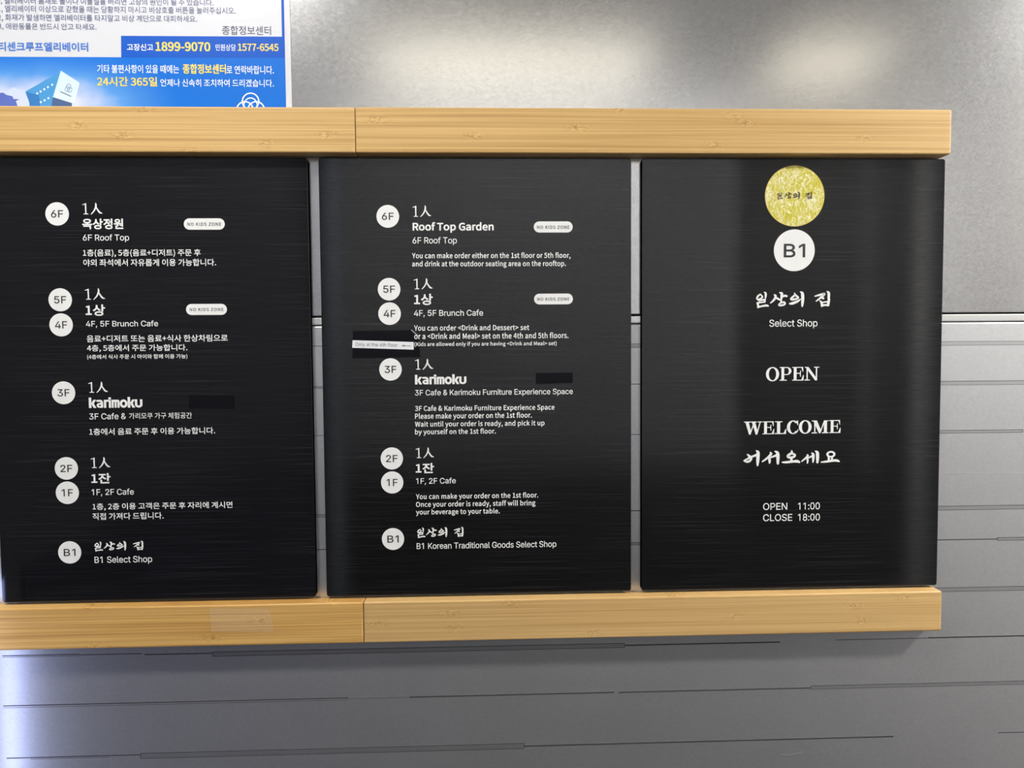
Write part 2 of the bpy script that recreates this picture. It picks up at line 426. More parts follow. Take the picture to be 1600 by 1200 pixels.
def ink_open():
    k = Ink()
    k.ring(358, 391, 137, 153, 76, 130)
    k.rect(544, 242, 602, 530); k.rect(510, 242, 602, 260); k.rect(506, 512, 656, 532); k.rect(600, 242, 665, 260); k.rect(600, 392, 665, 410); k.ring(660, 326, 92, 84, 38, 66, -90, 90, 20)
    serif_E(k, 768, 1006, 242, 532)
    k.rect(1068, 242, 1094, 530); k.rect(1028, 512, 1140, 532); k.poly((1040, 242), (1106, 242), (1290, 500), (1290, 532), (1248, 530)); k.rect(1264, 242, 1290, 520); k.rect(1226, 240, 1334, 260); k.rect(1030, 242, 1090, 258)
    return k
def ink_welcome():
    k = Ink()
    k.poly((124, 115), (172, 115), (206, 262), (196, 303), (178, 303)); k.poly((184, 296), (232, 150), (246, 150), (198, 303), (184, 303))
    k.poly((216, 115), (262, 115), (298, 262), (290, 303), (270, 303)); k.poly((278, 296), (324, 115), (340, 115), (292, 303), (278, 303)); k.rect(106, 108, 206, 121); k.rect(208, 108, 282, 121); k.rect(296, 108, 356, 121)
    serif_E(k, 364, 524, 108, 299)
    k.rect(566, 108, 610, 298); k.rect(538, 108, 640, 121); k.rect(534, 285, 692, 298); k.poly((652, 298), (692, 298), (696, 224), (686, 224))
    k.ring(790, 199, 86, 102, 42, 87, 38, 318, 30); k.poly((842, 100), (858, 100), (862, 168), (852, 168), (836, 118)); k.stroke((852, 262, 14), (862, 232, 10))
    k.ring(960, 197, 89, 102, 46, 87)
    k.rect(1086, 102, 1102, 292); k.poly((1068, 102), (1122, 102), (1182, 250), (1172, 293), (1154, 293)); k.poly((1160, 290), (1222, 102), (1240, 102), (1174, 293)); k.rect(1222, 102, 1264, 292); k.rect(1050, 280, 1126, 293); k.rect(1196, 280, 1284, 293); k.rect(1050, 102, 1110, 114); k.rect(1230, 102, 1284, 114)
    serif_E(k, 1294, 1452, 99, 291)
    return k
HOUSE_FIT, GREET_FIT = (122, 160, 1445, 478), (100, 505, 1440, 740)

def shape(name, pts, y, mat, parent):
    """one flat printed shape from (x, z) points in mm"""
    bm = bmesh.new(); bm.faces.new([bm.verts.new((x / 1000, y, z / 1000)) for x, z in pts])
    return link_mesh(name, bm_mesh(bm, name), mat, parent)

# lettering tables: kind, text, ink box x0, z0, x1, z1 in mm on the board
TEXT0 = [
  ('N', '6F', 58.5, 363.6, 69.7, 370.8),
  ('P', '1人', 87.4, 367.0, 105.8, 377.9),
  ('B', '옥상정원', 86.9, 353.3, 124.7, 363.3),
  ('S', '6F Roof Top', 87.1, 341.3, 129.7, 348.6),
  ('D', '1층(음료), 5층(음료+디저트) 주문 후', 86.7, 327.4, 195.5, 334.7),
  ('D', '야외 좌석에서 자유롭게 이용 가능합니다.', 86.7, 318.9, 209.6, 325.6),
  ('K', 'NO KIDS ZONE', 184.0, 356.3, 215.3, 359.5),
  ('N', '5F', 58.4, 284.1, 69.6, 291.0),
  ('N', '4F', 58.3, 260.7, 69.6, 267.6),
  ('P', '1人', 87.1, 287.6, 105.7, 298.3),
  ('B', '1상', 87.3, 272.5, 105.4, 283.2),
  ('S', '4F, 5F Brunch Cafe', 87.2, 261.2, 154.1, 267.9),
  ('D', '음료+디저트 또는 음료+식사 한상차림으로', 87.5, 247.7, 218.7, 254.3),
  ('D', '4층, 5층에서 주문 가능합니다.', 87.4, 238.4, 180.7, 245.3),
  ('D', '(4층에서 식사 주문 시 아이와 함께 이용 가능)', 87.3, 231.2, 180.5, 236.1),
  ('K', 'NO KIDS ZONE', 184.0, 276.4, 215.4, 279.4),
  ('N', '3F', 58.7, 196.5, 69.8, 203.1),
  ('P', '1人', 87.3, 199.9, 105.4, 210.5),
  ('L', 'karimoku', 87.4, 185.5, 137.3, 195.7),
  ('S', '3F Cafe &', 87.4, 174.6, 121.6, 180.6),
  ('T', '가리모쿠 가구 체험공간', 124.4, 174.7, 183.2, 180.6),
  ('D', '1층에서 음료 주문 후 이용 가능합니다.', 86.9, 159.7, 204.6, 166.2),
  ('N', '2F', 59.0, 124.8, 69.6, 131.3),
  ('N', '1F', 59.5, 101.3, 69.9, 108.0),
  ('P', '1人', 87.3, 128.2, 105.4, 138.7),
  ('B', '1잔', 87.2, 113.5, 105.3, 123.4),
  ('S', '1F, 2F Cafe', 87.2, 101.1, 126.7, 108.2),
  ('D', '1층, 2층 이용 고객은 주문 후 자리에 계시면', 87.5, 87.4, 219.2, 94.5),
  ('D', '직접 가져다 드립니다.', 87.2, 78.5, 153.9, 85.1),
  ('N', 'B1', 59.0, 44.4, 70.6, 51.0),
  ('C', '일상의 집', 87.8, 48.1, 134.1, 57.8),
  ('S', 'B1 Select Shop', 87.7, 35.3, 141.9, 43.1),
]
TEXT1 = [
  ('N', '6F', 58.4, 361.3, 69.5, 368.3),
  ('P', '1人', 87.8, 364.5, 105.4, 375.4),
  ('G', 'Roof Top Garden', 87.7, 350.0, 164.8, 359.5),
  ('S', '6F Roof Top', 87.5, 337.9, 129.6, 345.6),
  ('E', 'You can make order either on the 1st floor or 5th floor,', 86.9, 324.7, 238.2, 330.7),
  ('E', 'and drink at the outdoor seating area on the rooftop.', 86.8, 316.6, 233.8, 322.9),
  ('K', 'NO KIDS ZONE', 206.3, 353.1, 237.3, 356.3),
  ('N', '5F', 58.9, 292.8, 70.1, 299.7),
  ('N', '4F', 59.1, 269.6, 70.2, 276.3),
  ('P', '1人', 88.0, 296.0, 105.9, 306.6),
  ('B', '1상', 88.1, 281.1, 106.0, 291.9),
  ('S', '4F, 5F Brunch Cafe', 87.9, 269.4, 154.0, 276.5),
  ('E', 'You can order <Drink and Dessert> set', 87.9, 257.0, 198.2, 261.9),
  ('E', 'or a <Drink and Meal> set on the 4th and 5th floors.', 87.9, 249.0, 236.0, 254.2),
  ('E', '(Kids are allowed only if you are having <Drink and Meal> set)', 88.0, 241.2, 224.6, 245.7),
  ('K', 'NO KIDS ZONE', 206.1, 284.7, 237.0, 287.7),
  ('N', '3F', 59.3, 216.0, 70.2, 222.9),
  ('P', '1人', 88.2, 219.3, 105.6, 229.8),
  ('L', 'karimoku', 88.0, 205.1, 137.3, 214.7),
  ('S', '3F Cafe & Karimoku Furniture Experience Space', 87.9, 193.1, 240.1, 200.1),
  ('E', '3F Cafe & Karimoku Furniture Experience Space', 87.7, 178.6, 222.2, 184.7),
  ('E', 'Please make your order on the 1st floor.', 87.6, 171.0, 200.2, 177.4),
  ('E', 'Wait until your order is ready, and pick it up', 87.5, 163.4, 212.4, 169.4),
  ('E', 'by yourself on the 1st floor.', 87.4, 156.0, 165.2, 162.0),
  ('N', '2F', 59.5, 130.7, 70.2, 137.0),
  ('N', '1F', 59.7, 107.2, 70.0, 114.0),
  ('P', '1人', 87.7, 133.9, 105.3, 144.3),
  ('B', '1잔', 87.5, 119.3, 105.3, 129.2),
  ('S', '1F, 2F Cafe', 87.8, 107.8, 126.1, 114.6),
  ('E', 'You can make your order on the 1st floor.', 87.5, 93.0, 205.9, 99.2),
  ('E', 'Once your order is ready, staff will bring', 87.4, 85.3, 203.2, 91.6),
  ('E', 'your beverage to your table.', 87.3, 77.9, 168.4, 84.0),
  ('N', 'B1', 58.8, 52.5, 69.7, 59.0),
  ('C', '일상의 집', 88.0, 56.0, 133.1, 66.4),
  ('S', 'B1 Korean Traditional Goods Select Shop', 87.5, 43.6, 223.4, 51.2),
]
TEXT2 = [
  ('N', 'B1', 138.6, 325.4, 159.7, 338.5),
  ('C', '일상의 집', 111.4, 276.5, 184.9, 292.8),
  ('S', 'Select Shop', 125.1, 256.6, 172.7, 265.3),
  ('O', 'OPEN', 122.2, 205.2, 175.0, 219.2),
  ('W', 'WELCOME', 100.9, 153.1, 197.0, 166.8),
  ('H', '어서오세요', 100.5, 122.2, 196.5, 137.8),
  ('S', 'OPEN', 120.6, 78.4, 144.7, 85.3),
  ('S', '11:00', 155.5, 78.3, 177.3, 85.2),
  ('S', 'CLOSE', 120.7, 67.2, 149.8, 74.2),
  ('S', '18:00', 155.6, 67.1, 177.5, 74.1),
]

# ------------------------------------------------------------------ the car (structure)
XL, XR, YB = -0.345, 1.75, -1.45
def st(name, dims, mat, parent=None, bevel=0.0): return box_obj(name, dims, mat, parent, bevel, kind='structure')
st('floor', (XL - 0.05, XR + 0.05, YB - 0.05, 0.06, -0.05, 0.0), plain('floor_stone', (0.03, 0.03, 0.033, 1), 0.45))
wall = st('wall_back', (XL - 0.05, XR + 0.05, 0.0165, 0.06, 0.0, CEIL), GAP)
st('upper_plate', (XL, XR, 0.006, 0.0163, ZO + 0.2714, CEIL), STEEL_UP, wall, 0.0008)
bm = bmesh.new(); add_box(bm, XL, XR, 0.0052, 0.0163, ZO + 0.2626, ZO + 0.2699, 0.0011, 3); bmesh.ops.recalc_face_normals(bm, faces=bm.faces)
link_mesh('trim_strip', bm_mesh(bm, 'trim'), STEEL_TRIM, wall, kind='structure')
st('lower_plate', (XL, XR, 0.006, 0.0163, 0.0, ZO + 0.2618), STEEL_LOW, wall, 0.0013)
# etched pattern: bands with fine outlines and single lines, all etched into the lower plate
bm = bmesh.new()
def et(x0, x1, z0, z1, m, y=0.0059): add_box(bm, x0 / 1000, x1 / 1000, y, 0.0062, ZO + z0 / 1000, ZO + z1 / 1000, mat=m)
def line(x0, x1, z, t=0.9, m=1): et(x0, x1, z - t / 2, z + t / 2, m, 0.00588)
def band(x0, x1, z0, z1, a=True, b=True, top=1, low=1):
    et(x0, x1, z0, z1, 0); line(x0, x1, z1, 0.6, top); line(x0, x1, z0, 0.5, low)
    if a: et(x0 - .3, x0 + .3, z0, z1, 1, 0.00588)
    if b: et(x1 - .3, x1 + .3, z0, z1, 1, 0.00588)
E_ = 1300
line(-313, -239.5, -54.1, .8); line(-313, -239.5, -55.6, .5, 2); line(-239.5, -180, -54.7, .7); line(-178, -113, -55.8, .9)
band(-112.8, 291.7, -58.9, -54.7); line(291.7, 448.6, -56.8, 1.3); line(505, E_, -55.9, .8, 2); line(600, E_, -55.6, .9)
line(-314, 18, -103.5, .9); line(-314, 18, -105.4, .5, 2); line(18, 78, -104.2, .5, 2); line(78, 281.5, -104.3, 1.2); line(285.3, 480.4, -104.5, 1.2); band(480.4, E_, -105.8, -102.5, True, False, 1, 2)
line(-313, -184.7, -155.5, .9); line(-290, -215, -157, .5, 2); band(-184.7, 191, -159.2, -154.1); line(191, 566, -156.9, 1.3); line(675, E_, -155.9, .8)
line(-314, 90, 242.6, .6); band(100, E_, 239.2, 242.8, True, False, 2, 2)
band(-314, 140, 201.9, 203.7, True, True, 2, 2); line(140, 420, 203.4, .7); band(420, E_, 199.7, 203.4, True, False, 1, 2)
line(-314, 100, 156.1, .6, 2); line(100, 430, 153.8, .7); band(430, 692.6, 151.7, 154.2); band(720, E_, 151.4, 154, True, False)
line(560, E_, 111.1, .7, 3)
band(-314, 110, 76.6, 79.2, True, True, 2, 2); line(110, 420, 78.3, .9); band(420, E_, 74.3, 78.2, True, False)
line(-314, 120, 44.7, .8); band(120, 430, 44.2, 46.4); line(430, 669, 44.1, 1.0); band(669, E_, 42.6, 45.4, True, False)
band(560, E_, -8.7, -4.8, True, False)
for z, xa, xb in ((-206, -250, 330), (-257, -313, 60), (-309, 10, 720), (-360, -200, 480), (-411, -313, 240)):
    line(-313, xa, z, .9); band(xa, xb, z - 2, z + 2); line(xb, E_, z, 1.1)
# the small pale scratch low on the plate
for i in range(10):
    t = i / 10; x = 451 + 22 * t; z = -172.6 - 1.2 * math.sin(t * 5.2); et(x, x + 2.4, z, z + .45, 3, 0.00586)
et(493, 496, -171.6, -170.9, 3, 0.00586)
bmesh.ops.recalc_face_normals(bm, faces=bm.faces)
link_mesh('etched_pattern', bm_mesh(bm, 'etched'), [ETCH, ETCH_LINE, ETCH_FAINT, ETCH_PALE], wall, kind='structure')

# rest of the car behind the camera
st('wall_right', (XR, XR + 0.05, YB, 0.006, 0.0, CEIL), plain('right_panelling', (0.66, 0.65, 0.635, 1), 0.5))
st('wall_left', (XL - 0.05, XL, YB, 0.006, 0.0, CEIL), plain('left_panelling', (0.14, 0.145, 0.175, 1), 0.4, 0.3))
st('added_dark_panel_left', (XL, XL + 0.004, YB + 0.03, -0.09, 0.0, 1.28), plain('left_reflection_dark', (0.045, 0.05, 0.085, 1), 0.4))  # unseen dark panel added to darken reflections low in the leftmost board
st('ceiling', (XL - 0.05, XR + 0.05, YB - 0.05, 0.06, CEIL, CEIL + 0.05), plain('ceiling_paint', (0.14, 0.14, 0.14, 1), 0.6))
bm = bmesh.new()
add_box(bm, XL, XR, YB - 0.05, YB, 0.0, CEIL)
add_box(bm, XL, 1.42, YB - 0.002, YB + 0.014, 0.0, 1.16, 0.003, 2, 2)       # added lower panel, its dark colour stands in for the lamps' falloff
x = -0.246
add_box(bm, -0.25, 0.86, YB - 0.002, YB + 0.003, 1.165, CEIL - 0.05, 0, 2, 2)
while x < 0.88:                                        # vertical ribs of the rear panelling, dark grooves between
    add_box(bm, x, x + 0.018, YB - 0.002, YB + 0.012, 1.17, CEIL - 0.05, 0.002, 2, 1); x += 0.036
add_box(bm, 1.285, 1.294, YB - 0.002, YB + 0.012, 0.0, CEIL, 0.002, 2, 1)
bmesh.ops.recalc_face_normals(bm, faces=bm.faces)
link_mesh('wall_front', bm_mesh(bm, 'rear'), [REAR, plain('rear_ribs', (0.73, 0.755, 0.80, 1), 0.45), plain('rear_dark', (0.06, 0.06, 0.062, 1), 0.5)], kind='structure')
st('trim_1', (1.436, 1.464, YB, YB + 0.02, 0.0, CEIL), plain('post_metal', (0.80, 0.80, 0.80, 1), 0.4))

st('trim_2', (-0.298, -0.266, YB, YB + 0.02, 0.0, CEIL), plain('post_pale_blue', (0.66, 0.74, 0.88, 1), 0.4))
for dx in (0.10, 0.70):  # bodies for the added fill spots
    t = thing('fill_spot', (dx, -0.80, CEIL), 'added small round white downlight in the ceiling, the one nearer the ' + ('left wall' if dx < 0.5 else 'right wall'), 'light', 'added round fill spots in the ceiling')
    bm = bmesh.new()
    bmesh.ops.create_cone(bm, cap_ends=False, segments=32, radius1=0.045, radius2=0.040, depth=0.012, matrix=Matrix.Translation((0, 0, -0.006)))
    bmesh.ops.create_cone(bm, cap_ends=False, segments=32, radius1=0.030, radius2=0.040, depth=0.012, matrix=Matrix.Translation((0, 0, -0.006)))
    link_mesh('lamp_ring', bm_mesh(bm, 'ring'), STEEL_TRIM, t)
    bm = bmesh.new(); bmesh.ops.create_circle(bm, cap_ends=True, segments=32, radius=0.038, matrix=Matrix.Translation((0, 0, -0.002)))
    link_mesh('lens', bm_mesh(bm, 'lens'), WHITE, t)

def ceiling_light(x0, x1, y0, y1, label, col, strength):
    t = thing('ceiling_light', ((x0 + x1) / 2, (y0 + y1) / 2, CEIL), label, 'light', 'lamps in the ceiling of the car')
    hx, hy = (x1 - x0) / 2, (y1 - y0) / 2
    bm = bmesh.new()
    for a in ((-hx - .012, -hx, -hy - .012, hy + .012), (hx, hx + .012, -hy - .012, hy + .012), (-hx, hx, -hy - .012, -hy), (-hx, hx, hy, hy + .012)):
        add_box(bm, a[0], a[1], a[2], a[3], -0.010, 0.0)
    link_mesh('frame', bm_mesh(bm, 'frame'), STEEL_TRIM, t)
    k = NT('lamp_diffuser'); k.set(Base_Color=(0.9, 0.9, 0.88, 1)); k.b.inputs['Emission Color'].default_value = col; k.b.inputs['Emission Strength'].default_value = strength
    box_obj('diffuser', (-hx, hx, -hy, hy, -0.005, 0.0), k.m, t)
ceiling_light(-0.15, 0.61, -1.43, -1.27, 'wide warm ceiling lamp above the rear panelling', (1.0, 0.90, 0.72, 1), 1.0)
ceiling_light(0.97, 1.27, -1.43, -1.27, 'narrow warm ceiling lamp in the right rear corner', (1.0, 0.90, 0.72, 1), 1.0)
ceiling_light(-0.342, -0.218, -0.622, -0.498, 'small square ceiling lamp on the left side of the car', (1.0, 0.97, 0.93, 1), 1.0)
ceiling_light(1.475, 1.725, -0.625, -0.495, 'oblong ceiling lamp on the right side of the car', (1.0, 0.97, 0.93, 1), 1.0)
t = thing('corner_glow_strip', (XL + 0.006, -0.030, 0.71), 'added slim strip standing unseen in the left corner for a cool glow', 'light')  # invented body for the added corner glow light
box_obj('housing', (-0.006, 0.002, -0.016, 0.016, 0.0, 0.58), STEEL_TRIM, t)
k = NT('glow_strip_face'); k.set(Base_Color=(0.9, 0.9, 0.95, 1)); k.b.inputs['Emission Color'].default_value = (0.62, 0.72, 1.0, 1); k.b.inputs['Emission Strength'].default_value = 1.0
box_obj('diffuser', (0.002, 0.006, -0.011, 0.011, 0.01, 0.57), k.m, t)

# ------------------------------------------------------------------ bamboo rails
LIGHT, DARK = (0.69, 0.455, 0.185, 1), (0.49, 0.29, 0.095, 1)
def rail(label, x0, x1, z0, z1, yb, mat):
    bm = bmesh.new(); add_box(bm, 0, (x1 - x0) / 1000, -0.011, yb, 0, (z1 - z0) / 1000, 0.0016, 3)
    bmesh.ops.recalc_face_normals(bm, faces=bm.faces)
    o = link_mesh('bamboo_rail', bm_mesh(bm, 'rail'), mat, loc=(x0 / 1000, 0, ZO + z0 / 1000))
    return tag(o, label, 'rail', 'bamboo rails holding the boards')
rail('shorter upper bamboo rail running under the blue and white notice', -322, 36.7, 421.7, 463.4, 0.0050,
     bamboo('bamboo_a', LIGHT, DARK, 1.0, [(0.1059, 0.0247), (0.1465, 0.015), (0.277, 0.0078), (0.3335, 0.0167), (0.1668, 0.0393), (0.2092, 0.0006)]))
rail('longer upper bamboo rail ending free at the right above the welcome board', 37.1, 602.5, 421.7, 463.7, 0.0060,
     bamboo('bamboo_b', LIGHT, DARK, 4.0, [(0.0195, 0.0303), (0.1095, 0.016), (0.2073, 0.0234), (0.2471, 0.0407), (0.3534, 0.0358), (0.3663, 0.0293), (0.3365, 0.0077), (0.4804, 0.0141)], 0.9))
rail('shorter lower bamboo rail with a patch of clear tape and deeper orange grain', -322, 36.7, -42.1, -2.4, 0.0060,
     bamboo('bamboo_c', (0.70, 0.435, 0.145, 1), (0.46, 0.235, 0.058, 1), 7.0, [(0.103, 0.0417), (0.1064, 0.0016), (0.2154, 0.008), (0.2591, 0.0244), (0.3283, 0.0416)], 1.15))
rail('longer lower bamboo rail ending free at the right below the welcome board', 37.1, 602.5, -42.1, -2.4, 0.0060,
     bamboo('bamboo_d', (0.67, 0.445, 0.19, 1), (0.49, 0.295, 0.105, 1), 11.0, [(0.0126, 0.0196), (0.0825, 0.0275), (0.0866, 0.0131), (0.1416, 0.0358), (0.2183, 0.0053), (0.3026, 0.0408), (0.3581, 0.0195), (0.4779, 0.0273), (0.5264, 0.0346), (0.4858, 0.0124)], 0.8))
k = NT('clear_tape'); k.set(Base_Color=(0.92, 0.90, 0.84, 1), Roughness=0.35, Alpha=0.10)
bm = bmesh.new()
bm.faces.new([bm.verts.new((x / 1000, -0.0112, z / 1000)) for x, z in ((-107.7, -5.0), (-52.6, -6.6), (-49.0, -20), (-48.4, -29.6), (-107.1, -27.9))])
tag(link_mesh('clear_tape', bm_mesh(bm, 'tape'), k.m, loc=(0, 0, ZO)), 'piece of clear sticky tape left on the lower left bamboo rail', 'tape')

# ------------------------------------------------------------------ directory boards
PW, PH, PITCH = 0.297, 0.420, 0.3071
YP, YN = -0.00010, -0.00018                            # print on the board, print on a badge
def badge(t, cx, cz, r, num=None, bold=0.0):
    b = link_mesh('floor_badge', plate(disc_pts(cx / 1000, cz / 1000, r / 1000), YP, 0.0), WHITE, t)
    if num: letters('badge_number', num[1], num[2:], YN, INK, b, bold=bold)
    return b
def pill(t, x0, x1, z0, z1, txt):
    b = link_mesh('notice_pill', plate(round_rect(x0 / 1000, x1 / 1000, z0 / 1000, z1 / 1000, (z1 - z0) / 2000 - 1e-6, 12), YP, 0.0), WHITE, t)
    letters('pill_lettering', txt[1], txt[2:], YN, INK, b, sans=True, spacing=1.08, bold=0.06)
NAMES = {'P': 'heading', 'B': 'floor_title', 'G': 'floor_title', 'S': 'subtitle', 'T': 'subtitle', 'D': 'description', 'E': 'description', 'C': 'shop_name', 'L': 'maker_wordmark', 'O': 'opening_word', 'W': 'welcome_word', 'H': 'welcome_greeting'}
def board(i, label, rows, badges, r, pills):
    t = thing('directory_board', (i * PITCH, 0, ZO), label, 'sign', 'black directory boards between the rails')
    link_mesh('board', plate(round_rect(0, PW, 0, PH, 0.0026), 0.0, 0.0055, 0.0005), BOARD, t)
    nb, npil = 0, 0
    for row in rows:
        kd, body, box = row[0], row[1], row[2:]
        if kd in 'EG': box = (box[0], box[1] - 0.4, box[2], box[3] + 0.2)
        nm = NAMES.get(kd)
        if kd == 'N':
            if i == 1: badge(t, *badges[0], r, row, 0.30)
            else:
                cx, cz = badges[nb]; w, h = 11.2, 6.9
                if body[1] == '1' : w = 11.0
                elif body[0] == '1': w = 10.4
                badge(t, cx, cz, r, ('N', body, cx - w / 2, cz - h / 2, cx + w / 2, cz + h / 2), 0.10)
            nb += 1
        elif kd == 'K': pill(t, *pills[npil], row); npil += 1
        elif kd == 'P': ink_one_person().build(nm, box, YP, WHITE, t)
        elif kd == 'L': ink_maker().build(nm, box, YP, WHITE, t)
        elif kd == 'C': ink_house().build(nm, box, YP, WHITE, t, HOUSE_FIT)
        elif kd == 'H': ink_greeting().build(nm, box, YP, WHITE, t, GREET_FIT)
        elif kd == 'O': ink_open().build(nm, box, YP, WHITE, t)
        elif kd == 'W': ink_welcome().build(nm, box, YP, WHITE, t)
        elif kd == 'S': letters(nm, body, box, YP, WHITE, t, bold=0.05, spacing=0.98)
        else: letters(nm, body, box, YP, WHITE, t, sans=True, spacing=1.02 if kd == 'E' else 1.0, bold={'B': 0.30, 'G': 0.32, 'T': 0.02, 'D': 0.08, 'E': 0.12}[kd] * (0.7 if body[0] == '(' else 1))
    return t
board(-1, 'leftmost black directory board, its floor list written in Korean', TEXT0,
      [(64.3, 367.6), (64.3, 287.7), (64.3, 264.2), (64.3, 200.2), (64.4, 128.3), (64.5, 105.0), (64.7, 47.6)], 10.78,
      [(180.6, 218.6, 352.8, 363.4), (180.5, 218.6, 272.8, 283.2)])
board(0, 'middle black directory board, its floor list written in English', TEXT1,
      [(64.4, 365.1), (64.6, 296.3), (64.7, 273.1), (64.8, 219.8), (64.8, 134.0), (64.8, 110.7), (64.8, 55.5)], 10.70,
      [(203.1, 240.4, 349.7, 360.2), (203.0, 240.4, 281.2, 291.4)])
board(1, 'rightmost black board with OPEN, WELCOME and opening hours in white', TEXT2, [(149.0, 332.2)], 20.1, [])

# things stuck on the boards
def stuck(name, outline, th, mat, label, cat, x=0.0, y=0.0, group=None):
    o = link_mesh(name, plate([(a / 1000, b / 1000) for a, b in outline], -th, -0.00002), mat, loc=(x, y, ZO))
    return tag(o, label, cat, group)
stuck('black_tape', [(180.7, 183.9), (223.6, 183.5), (223.7, 196.4), (180.8, 196.7)], 0.00014, TAPE_BLACK,
      'black tape patch right of the wordmark on the leftmost board', 'tape', -PITCH, 0, 'black tape patches on the boards')
stuck('black_tape', [(204.1, 204.5), (240.0, 205.3), (240.1, 215.4), (204.0, 215.2)], 0.00014, TAPE_BLACK,
      'small black tape patch right of the wordmark on the middle board', 'tape', 0, 0, 'black tape patches on the boards')
patch = stuck('black_tape', [(28.8, 230.6), (93.4, 231.4), (92.2, 248.2), (84.6, 257.2), (29.6, 256.9)], 0.00007, TAPE_BLACK,
      'larger black tape patch behind the white arrow label on the middle board', 'tape', 0, 0, 'black tape patches on the boards')
bm = bmesh.new(); bm.faces.new([bm.verts.new((a / 1000, -0.00022, c / 1000)) for a, c in ((84.8, 257.6), (85.6, 257.6), (91.6, 252.2), (90.9, 251.8))])
tag(link_mesh('peeled_edge', bm_mesh(bm, 'peel'), plain('pale_peel', (0.45, 0.45, 0.47, 1), 0.5), patch), 'pale peeled corner edge')
lab = stuck('arrow_label', [(28.7, 240.8), (87.2, 238.6), (87.3, 245.9), (29.2, 248.0)], 0.00022, LABEL_WHITE,
            'narrow white label strip reading Only at the 4th floor with arrow', 'label')
letters('label_lettering', 'Only at the 4th floor', (31.9, 241.6, 71.6, 245.9), -0.00028, LABEL_INK, lab, angle=math.radians(-1.6))
bm = bmesh.new()
for pts in (((78.2, 242.20), (84.8, 242.00), (84.8, 242.42), (78.2, 242.62)), ((75.7, 242.5), (78.4, 241.6), (78.4, 243.3))):
    bm.faces.new([bm.verts.new((a / 1000, -0.00028, b / 1000)) for a, b in pts])
link_mesh('arrow', bm_mesh(bm, 'arrow'), LABEL_INK, lab)

k = NT('yellow_sticker')
v = k.coord((1, 1, 1)); n1 = k.noise(k.coord((190, 190, 95)), 1.0, 3, 0.6, 1.2); n2 = k.noise(k.coord((260, 260, 200), (3, 1, 0)), 1.0, 2, 0.6, 2.0); n3 = k.noise(k.coord((90, 90, 90), (7, 0, 2)), 1.0, 2)
rid = k.math('ADD', k.math('MULTIPLY', k.math('ABSOLUTE', k.math('SUBTRACT', n1, 0.5)), -8), 0.75)
s = k.math('MAXIMUM', rid, k.math('MULTIPLY', k.math('SUBTRACT', n2, 0.52), 7))
s = k.math('MULTIPLY', s, k.math('ADD', k.math('MULTIPLY', n3, 1.6), 0.1))
k.l(k.ramp(s, [(0.05, srgb(196, 184, 44)), (0.35, srgb(208, 198, 84)), (0.8, srgb(238, 234, 205))]), k.b.inputs['Base Color']); k.set(Roughness=0.45)
st_ = thing('round_sticker', (PITCH + 0.1488, 0, ZO + 0.3843), 'round yellow patterned sticker at the top of the rightmost board', 'sticker')
link_mesh('sticker_rim', plate(disc_pts(0, 0, 0.0292), -0.00012, -0.00002), plain('gold_rim', srgb(214, 190, 84), 0.4), st_)
link_mesh('sticker_face', plate(disc_pts(0, 0, 0.0286), -0.00018, -0.00010), k.m, st_)
ink_house().build('sticker_lettering', (-17.5, -3.3, 17.0, 4.0), -0.00024, INK_BROWN, st_, HOUSE_FIT)
badge_tape = None

# ------------------------------------------------------------------ notice above the upper left rail
no = thing('elevator_notice', (0, 0.0053, ZO), 'white and blue elevator safety notice above the upper left rail', 'poster')
PAPER = plain('notice_paper', (0.64, 0.65, 0.68, 1), 0.4)
box_obj('paper', (-0.325, -0.0250, 0.0, 0.0006, 0.4450, 0.720), PAPER, no)
YL, YT, YU = -0.00006, -0.00012, -0.00018
BLUE_BAR, YEL = plain('notice_bar_blue', srgb(6, 84, 188), 0.45, 0, 0.2), plain('notice_yellow', srgb(236, 210, 80), 0.45)
NAVY, MIDB, PWHITE = plain('notice_grey_blue', srgb(84, 90, 130), 0.45), plain('notice_mid_blue', srgb(44, 110, 200), 0.45), plain('notice_white_print', srgb(240, 246, 250), 0.45)
k = NT('notice_sky_print')                             # printed sky: pale low behind the pictured building, blue elsewhere
c = k.n('TexCoord'); sp = k.n('SeparateXYZ'); k.l(c.outputs['Object'], sp.inputs[0])
gx = k.math('MULTIPLY', k.math('SUBTRACT', sp.outputs[0], -0.250), 1 / 0.062); gz = k.math('MULTIPLY', k.math('SUBTRACT', sp.outputs[2], 0.470), 1 / 0.026)
gx = k.math('MAXIMUM', gx, -0.3)
g = k.math('POWER', 2.718, k.math('MULTIPLY', k.math('ADD', k.math('MULTIPLY', gx, gx), k.math('MULTIPLY', gz, gz)), -0.75))
g = k.math('MULTIPLY', g, k.math('ADD', k.math('MULTIPLY', k.noise(k.coord((40, 40, 70)), 1.0, 3), 0.6), 0.75))
k.l(k.ramp(g, [(0.05, srgb(0, 106, 206)), (0.45, srgb(86, 150, 220)), (0.92, srgb(202, 210, 232))]), k.b.inputs['Base Color']); k.set(Roughness=0.45); k.b.inputs['Specular IOR Level'].default_value = 0.2
shape('blue_band', [(-325, 445), (-30.3, 445), (-30.3, 514.1), (-325, 513.2)], YL, k.m, no)
shape('number_bar', [(-182.0, 513.4), (-30.6, 514.1), (-30.6, 533.6), (-181.5, 533.2)], YT, BLUE_BAR, no)
shape('blue_border', [(-32.8, 514), (-30.3, 514), (-30.3, 715), (-32.8, 715)], YL, BLUE_BAR, no)
def nl(name, body, box, mat, bold=0.03): letters(name, body, box, YU, mat, no, sans=True, bold=bold)
tilt = 0.0
